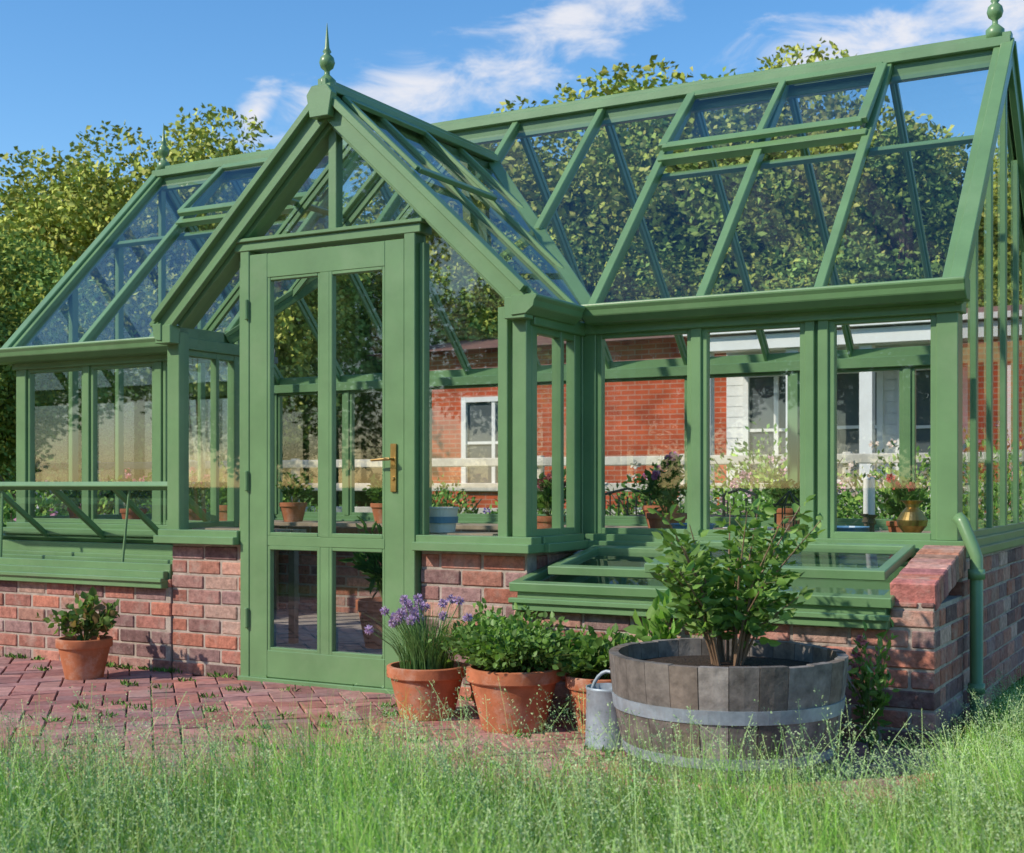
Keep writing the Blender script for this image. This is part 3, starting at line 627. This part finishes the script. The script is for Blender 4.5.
# ================================================================ TREES
def tree_mesh(name,seed,H=8.0,R=3.0,nclump=125,nleaf=400,cols=None,conic=False,lsize=.135):
    r=np.random.default_rng(seed); global rng; old=rng; rng=r
    cz=H*.57; rz=H*.40; cl=[]
    while len(cl)<nclump:
        d=r.normal(size=3); d/=np.linalg.norm(d); k=r.uniform(.35,1.0)**.6
        p=np.array([d[0]*R*k,d[1]*R*k,cz+d[2]*rz*k])
        if conic: 
            f=max(0.05,1-(p[2]-H*.1)/(H*.9)); p[0]*=f*1.5;p[1]*=f*1.5
        if p[2]<H*.10: continue
        cl.append((p,r.uniform(.5,.95)*(H/8)*(.6 if conic else 1)))
    tr=MB(); tr.tube([(0,0,-.1),(r.normal(0,.1),r.normal(0,.1),H*.25),(r.normal(0,.25),r.normal(0,.25),H*.5),(r.normal(0,.3),r.normal(0,.3),H*.85)],[.24,.19,.12,.03],9)
    for p,cr in cl[:28]:
        b0=np.array([0,0,min(p[2]*.6,H*.6)]); md=(b0+p)/2+np.array([0,0,-.25]); tr.tube([b0,md,p],[.08,.05,.015],6)
    P=[];C=[];A=[]
    cols=np.array(cols)
    for p,cr in cl:
        m=int(nleaf*(cr/.7)**2); d=unit(r.normal(size=(m,3))); rad=cr*(.55+.5*r.uniform(0,1,m)**.6)
        sub=r.normal(size=(6,3)); lob=np.max(d@unit(sub).T,axis=1)
        q=p+d*(rad*(.7+.45*lob))[:,None]*[1,1,.8]
        P.append(q);A.append(unit(d*.5+r.normal(size=(m,3))*.7+np.array([0,0,-.2])))
        tone=r.uniform(.72,1.28); c=cols[r.integers(0,len(cols),m)]*tone*(1+r.normal(0,.15,(m,1))); C.append(c)
    P=np.concatenate(P);A=np.concatenate(A);C=np.concatenate(C)
    V,F,C2=leaves(P,r.uniform(.6,1.2,len(P))*lsize,C,A,.65,.12)
    lo=np_mesh(name+'_crown',V,F,C2,M['tleaf'],link=False); rng=old
    me=bpy.data.meshes.new(name+'_trunk'); me.from_pydata(tr.v,[],tr.f); me.materials.append(M['bark'])
    return lo.data,me
OL=[(.34,.39,.08),(.40,.44,.10),(.27,.33,.075),(.46,.46,.13)]
DG=[(.19,.29,.075),(.24,.35,.09),(.15,.24,.06)]
T=[tree_mesh('oak',1,cols=OL),tree_mesh('ash',2,R=2.7,cols=[(.28,.40,.09),(.35,.46,.12),(.23,.33,.08)]),tree_mesh('maple',3,R=3.3,cols=DG+OL[:2]),tree_mesh('fir',4,R=2.2,cols=DG,conic=True,nclump=100,nleaf=420)]
def plant_tree(name,x,y,h,v,wd=1.0,rot=None):
    e=empty(name,(x,y,0),rot if rot is not None else random.uniform(0,6.28)); s=h/8.0; e.scale=(s*wd,s*wd,s)
    for nm,me in zip(('crown','trunk'),T[v]):
        o=bpy.data.objects.new(nm,me); COL.objects.link(o); o.parent=e
TR=[('oak_tree',-19.3,16.7,6.7,0,1.15),('oak_tree',-15.9,17.1,7.0,0,1.0),('ash_tree',-17.9,20.9,7.6,1,1.1),('maple_tree',-15.4,11.6,4.8,2,1.1),('maple_tree',-25.9,24.4,9.0,2,1.2),('ash_tree',-22,14,6.8,1,1.2),
('maple_tree',-19.5,25.7,7.6,2,1.2),('oak_tree',-15.6,26.2,8.6,0,1.15),('oak_tree',-13.2,27.4,10.0,0,1.2),('oak_tree',-10.9,28.4,10.0,1,1.2),('ash_tree',-8.9,29.0,10.0,0,1.05),
('fir_tree',-6.0,26.4,8.3,3,1.1),('maple_tree',-4.4,30,8.6,2,1.1),('maple_tree',-1.0,30,8.8,2,1.1),('oak_tree',2.5,28,8.0,0,1.1),('oak_tree',-29,17,9,0,1.2),('ash_tree',-12.5,23.5,6.5,2,1.1),('maple_tree',-17.2,13.9,4.8,1,1.1),('maple_tree',-22.6,27.5,8.4,0,1.2),('ash_tree',7,29,9,1,1.1),('maple_tree',-9.0,25.6,6.5,2,1.2),
('oak_tree',-16,-9,7.5,0,1.2),('ash_tree',-21,-5,8,1,1.2),('maple_tree',-11,-14,7.5,2,1.2),('oak_tree',-5,-16,7.5,0,1.2),('maple_tree',1.5,-15,7,2,1.2),('ash_tree',-26,0,8,1,1.2)]
for i,t_ in enumerate(TR): plant_tree(*t_)
r=rng; nn=60; P=[];C=[]
for i in range(nn):
    an=math.radians(100+ (i/nn)*75-30) ; dd=r.uniform(38,46); cx,cy=dd*math.cos(an),dd*math.sin(an); h=r.uniform(6,9)
    m=2200; d=unit(r.normal(size=(m,3))); q=np.array([cx,cy,h*.55])+d*np.array([3.2,3.2,h*.5])*r.uniform(.75,1.05,(m,1)); P.append(q); C.append(palette(m,DG+OL[:1],.2)*r.uniform(.7,1.2))
P=np.concatenate(P);C=np.concatenate(C); V,F,C2=leaves(P,r.uniform(.3,.55,len(P)),C,None,.7,.1); np_mesh('distant_trees',V,F,C2,M['tleaf'])
def shrub(name,x,y,R,h,n=2600,cols=G1,fl=None,ls=.07):
    e=empty(name,(x,y,0)); m=n; d=unit(rng.normal(size=(m,3))); d[:,2]=np.abs(d[:,2])*1.0
    lob=np.max(d@unit(rng.normal(size=(9,3))).T,axis=1)
    P=np.array([0,0,h*.25])+d*np.array([R,R,h*.75])*((.55+.5*lob)*rng.uniform(.6,1.02,m))[:,None]; P[:,2]=np.maximum(P[:,2]*rng.uniform(.7,1.0,m),.02)
    V,F,C=leaves(P,rng.uniform(.6,1.2,m)*ls,palette(m,cols,.2)*rng.uniform(.9,1.4),unit(d+rng.normal(0,.6,(m,3))),.55,.1); np_mesh('foliage',V,F,C,M['tleaf'],e)
    tr=MB(); 
    for q in range(6): 
        a=rng.uniform(0,6.28); tr.tube([(0,0,0),(R*.3*math.cos(a),R*.3*math.sin(a),h*.4),(R*.7*math.cos(a),R*.7*math.sin(a),h*.75)],[.02,.014,.005],5)
    tr.build('stems',M['bark'],e)
    if fl:
        k=32; d=unit(rng.normal(size=(k,3)));d[:,2]=np.abs(d[:,2]); c=np.array([0,0,h*.3])+d*np.array([R,R,h*.75]); dd=unit(rng.normal(size=(k*14,3)))
        V,F,C=leaves(np.repeat(c,14,0)+dd*.012,.04,palette(k*14,fl,.12),dd,.8,.1); np_mesh('flowers',V,F,C,M['tleaf'],e)
SH=[('rose_bush',-9.5,11.5,.8,1.0,[(.7,.3,.4)]),('lavender_bush',-6.9,12.8,.7,.9,[(.3,.2,.5)]),('rose_bush',-5.2,12.2,.7,1.2,[(.75,.7,.6)]),('peony_bush',-3.9,12.4,.7,1.2,[(.75,.45,.5)]),('rose_bush',-2.7,12.0,.7,1.35,[(.75,.6,.5)]),
('garden_shrub',-8.1,12.6,.8,1.1,None),('garden_shrub',-11.3,12.2,.9,1.2,None),('laurel_bush',-13.2,11.6,1.1,1.6,None),('garden_shrub',-10.6,9.6,.8,.9,[(.7,.65,.6)]),('laurel_bush',-12.2,8.9,1.1,1.5,None),('garden_shrub',-9.0,7.6,.7,1.0,[(.7,.3,.45)]),('garden_shrub',-1.6,12.5,.8,1.3,None),('rose_bush',-.4,10.8,.7,1.4,[(.7,.3,.4)]),('laurel_bush',-15,9.6,1.3,2.0,None),('laurel_bush',-11.0,7.4,1.0,1.5,None),('garden_shrub',-7.6,10.2,.6,.8,None),('viburnum_bush',-4.5,14.0,1.0,1.7,None),('viburnum_bush',-2.2,14.2,1.0,1.8,None)]
for nm,x,y,R,h_,f_ in SH: shrub(nm,x,y,R,h_,cols=G1+[(.32,.45,.10)] if 'laurel' not in nm else DG,fl=f_,n=3000)
fe=MB()
x=-24
while x<6: fe.box(x-.05,x+.05,14.95,15.05,0,1.36,j=False); x+=2.0
for z in (.62,.95,1.28): fe.box(-24,6,14.90,14.94,z-.055,z+.055)
fe.build('rail_fence',noisy('weathered_cream_paint',(.58,.54,.46),.25,6,.8,.3,30),bevel=.01)

HO=empty('red_brick_house')
m_,nt,out=newmat('house_red_brick'); L=nt.links.new
tc=N(nt,'ShaderNodeTexCoord'); mp=N(nt,'ShaderNodeMapping'); mp.inputs['Rotation'].default_value=(math.radians(90),0,0); L(tc.outputs['Object'],mp.inputs[0])
bt=N(nt,'ShaderNodeTexBrick'); bt.inputs['Color1'].default_value=(.56,.12,.055,1); bt.inputs['Color2'].default_value=(.42,.085,.045,1); bt.inputs['Mortar'].default_value=(.46,.24,.17,1); bt.inputs['Scale'].default_value=1.0
bt.inputs['Brick Width'].default_value=.225; bt.inputs['Row Height'].default_value=.075; bt.inputs['Mortar Size'].default_value=.008
L(mp.outputs[0],bt.inputs[0])
nz=N(nt,'ShaderNodeTexNoise'); nz.inputs['Scale'].default_value=2.5; nz.inputs['Detail'].default_value=6; L(tc.outputs['Object'],nz.inputs['Vector'])
mr_=N(nt,'ShaderNodeMapRange'); mr_.inputs[1].default_value=.35; mr_.inputs[2].default_value=.65; mr_.inputs[3].default_value=.75; mr_.inputs[4].default_value=1.15; L(nz.outputs[0],mr_.inputs[0])
vm=N(nt,'ShaderNodeVectorMath',operation='MULTIPLY'); L(bt.outputs[0],vm.inputs[0]); L(mr_.outputs[0],vm.inputs[1])
p=N(nt,'ShaderNodeBsdfDiffuse'); L(vm.outputs[0],p.inputs[0]); L(p.outputs[0],out.inputs[0])
hs=MB(); hs.box(-12.4,2.5,18.0,24,0,3.15); hs.build('walls',m_,HO)
rf=MB(); rf.add([(-12.7,17.7,3.12),(2.8,17.7,3.12),(2.8,21,3.7),(-12.7,21,3.7),(2.8,24.3,3.12),(-12.7,24.3,3.12)],[(0,1,2,3),(3,2,4,5),(0,3,5),(1,4,2)]); rf.build('roof',noisy('roof_tiles',(.22,.11,.08),.3,5,.8,.5,20),HO)
wt=MB(); wd=MB()
def hwin(x0,x1,z0,z1,cols_,rows,Y=18.0):
    wd.box(x0,x1,Y-.02,Y-.012,z0,z1)
    wt.box(x0-.08,x0,Y-.08,Y,z0-.08,z1+.08); wt.box(x1,x1+.08,Y-.08,Y,z0-.08,z1+.08); wt.box(x0,x1,Y-.08,Y,z1,z1+.08); wt.box(x0-.1,x1+.1,Y-.12,Y,z0-.08,z0)
    for i in range(1,cols_): q=x0+(x1-x0)*i/cols_; wt.box(q-.03,q+.03,Y-.06,Y-.021,z0,z1)
    for i in range(1,rows): q=z0+(z1-z0)*i/rows; wt.box(x0,x1,Y-.055,Y-.021,q-.02,q+.02)
# white boarded bay with sash windows
z=0.0
while z<2.95: wt.box(-6.5,-3.1,17.86,17.99,z,z+.142,j=False); wt.box(-6.5,-3.1,17.875,17.99,z+.142,z+.15,j=False); z+=.15
hwin(-6.15,-5.35,1.0,2.5,2,2,17.86); hwin(-4.95,-4.35,.3,2.5,1,3,17.86); hwin(-4.0,-3.4,1.0,2.5,1,2,17.86); hwin(-1.6,-.6,.9,2.3,2,2); hwin(-10.9,-9.9,1.0,2.3,2,2)
for x in (-6.35,-5.15,-4.2,-3.2,-2.5): wt.box(x-.08,x+.08,16.6,16.76,0,2.75)
wt.box(-6.5,-2.3,16.5,16.8,2.76,2.94); wt.box(-6.6,-2.2,16.4,17.85,2.97,3.04)
x=-6.3
while x<-2.5: wt.box(x-.02,x+.02,16.66,16.72,.15,.92); x+=.16
wt.box(-6.3,-2.5,16.64,16.74,.92,1.0)
wt.build('white_joinery',M['white'],HO); wd.build('window_glazing',noisy('dark_window',(.10,.12,.13),.1,4,.08,0),HO)
def chair(x,y,rot):
    e=empty('garden_chair',(x,y,0),rot); c=MB()
    for a in (-.2,.2):
        for b_ in (-.2,.2): c.tube([(a,b_,0),(a,b_,.45 if b_<0 else .9)],[.012,.012],6)
    c.box(-.22,.22,-.22,.22,.44,.465)
    for q in np.linspace(-.15,.15,5): c.tube([(q,.2,.47),(q,.2,.88)],[.007,.007],5)
    c.tube([(-.2,.2,.9),(0,.2,.95),(.2,.2,.9)],[.012]*3,6); c.build('chair_frame',M['iron'],e)
chair(-4.6,10.2,.4); chair(-3.4,10.1,2.6)
e=empty('garden_table',(-4.0,10.1,0)); c=MB(); c.lathe((0,0,0),[(0,.70),(.5,.70),(.5,.73),(0,.73)],32); c.tube([(0,0,0),(0,0,.7)],[.035,.03],8)
for q in range(3):
    a=q*2.09; c.tube([(0,0,.15),(.3*math.cos(a),.3*math.sin(a),.0)],[.02,.015],6)
c.build('table_frame',M['iron'],e)

# ================================================================ SKY, SUN, CAMERA
el=math.radians(36); sx,sy=-.60,-.80
wld=bpy.data.worlds.new('World'); sc.world=wld; wld.use_nodes=True; nt=wld.node_tree; nt.nodes.clear(); L=nt.links.new
wo=N(nt,'ShaderNodeOutputWorld'); bg=N(nt,'ShaderNodeBackground'); bg.inputs[1].default_value=.15
sk=N(nt,'ShaderNodeTexSky'); sk.sky_type='NISHITA'; sk.sun_disc=False; sk.sun_elevation=el; sk.sun_rotation=math.atan2(sx,sy); sk.ozone_density=1.8; sk.air_density=1.0; sk.dust_density=.3
tc=N(nt,'ShaderNodeTexCoord')
R_=Vector((.872,.489,0)); U_=Vector((0,0,1))
def cdir(s,t): return Vector((.872*s-.489,.489*s+.872,t))
best=None
for c,a,b,la,lb in [(cdir(-.075,.298),R_*.95+U_*.31,U_*.95-R_*.31,.12,.026),(cdir(.03,.340),R_*.9+U_*.43,U_*.9-R_*.43,.10,.028),(cdir(.275,.335),R_*.98+U_*.15,U_,.085,.018),(cdir(-.196,.282),R_*.5+U_*.8,U_*.5-R_*.8,.022,.012),(cdir(.39,.36),R_,U_,.06,.02)]:
    c=c.normalized(); a=a.normalized(); b=b.normalized()
    sub=N(nt,'ShaderNodeVectorMath',operation='SUBTRACT'); L(tc.outputs['Generated'],sub.inputs[0]); sub.inputs[1].default_value=c
    cb=N(nt,'ShaderNodeCombineXYZ')
    for i,v in enumerate((a/la,b/lb,a.cross(b).normalized()/.35)):
        dt=N(nt,'ShaderNodeVectorMath',operation='DOT_PRODUCT'); L(sub.outputs[0],dt.inputs[0]); dt.inputs[1].default_value=v; L(dt.outputs['Value'],cb.inputs[i])
    ln=N(nt,'ShaderNodeVectorMath',operation='LENGTH'); L(cb.outputs[0],ln.inputs[0])
    if best is None: best=ln.outputs['Value']
    else:
        mn=N(nt,'ShaderNodeMath',operation='MINIMUM'); L(best,mn.inputs[0]); L(ln.outputs['Value'],mn.inputs[1]); best=mn.outputs[0]
mp=N(nt,'ShaderNodeMapping'); mp.inputs['Scale'].default_value=(14,14,34); mp.inputs['Rotation'].default_value=(0.25,.2,0); L(tc.outputs['Generated'],mp.inputs[0])
no=N(nt,'ShaderNodeTexNoise'); no.inputs['Scale'].default_value=1.0; no.inputs['Detail'].default_value=7; no.inputs['Roughness'].default_value=.62; no.inputs['Distortion'].default_value=.5; L(mp.outputs[0],no.inputs['Vector'])
m1=N(nt,'ShaderNodeMath',operation='MULTIPLY_ADD'); L(no.outputs[0],m1.inputs[0]); m1.inputs[1].default_value=3.4; m1.inputs[2].default_value=-.45
m2=N(nt,'ShaderNodeMath',operation='SUBTRACT'); L(m1.outputs[0],m2.inputs[0]); L(best,m2.inputs[1])
mr=N(nt,'ShaderNodeMapRange',interpolation_type='SMOOTHSTEP'); mr.inputs[1].default_value=0; mr.inputs[2].default_value=1.2; mr.inputs[4].default_value=.9; L(m2.outputs[0],mr.inputs[0])
hsv=N(nt,'ShaderNodeHueSaturation'); hsv.inputs['Saturation'].default_value=1.3; hsv.inputs['Value'].default_value=1.32; L(sk.outputs[0],hsv.inputs['Color'])
mix=N(nt,'ShaderNodeMixRGB'); L(mr.outputs[0],mix.inputs[0]); L(hsv.outputs[0],mix.inputs[1]); mix.inputs[2].default_value=(5.8,5.8,6.1,1)
L(mix.outputs[0],bg.inputs[0]); L(bg.outputs[0],wo.inputs[0])
sun=bpy.data.lights.new('sun','SUN'); sun.energy=4.5; sun.angle=math.radians(1.0); sun.color=(1,.89,.75); so=bpy.data.objects.new('sun',sun); COL.objects.link(so)
dirv=Vector((sx*math.cos(el),sy*math.cos(el),math.sin(el))); so.rotation_euler=dirv.to_track_quat('Z','Y').to_euler()
cam=bpy.data.cameras.new('camera'); co=bpy.data.objects.new('camera',cam); COL.objects.link(co); co.location=(0,0,.98)
co.rotation_euler=(math.radians(90),0,math.atan2(.489,.872)); cam.sensor_width=36; cam.lens=1312/1024*36; cam.shift_y=58.5/1024; cam.clip_start=.05; cam.clip_end=1500
cam.dof.use_dof=True; cam.dof.focus_distance=6.2; cam.dof.aperture_fstop=6.5
sc.camera=co
print('done')
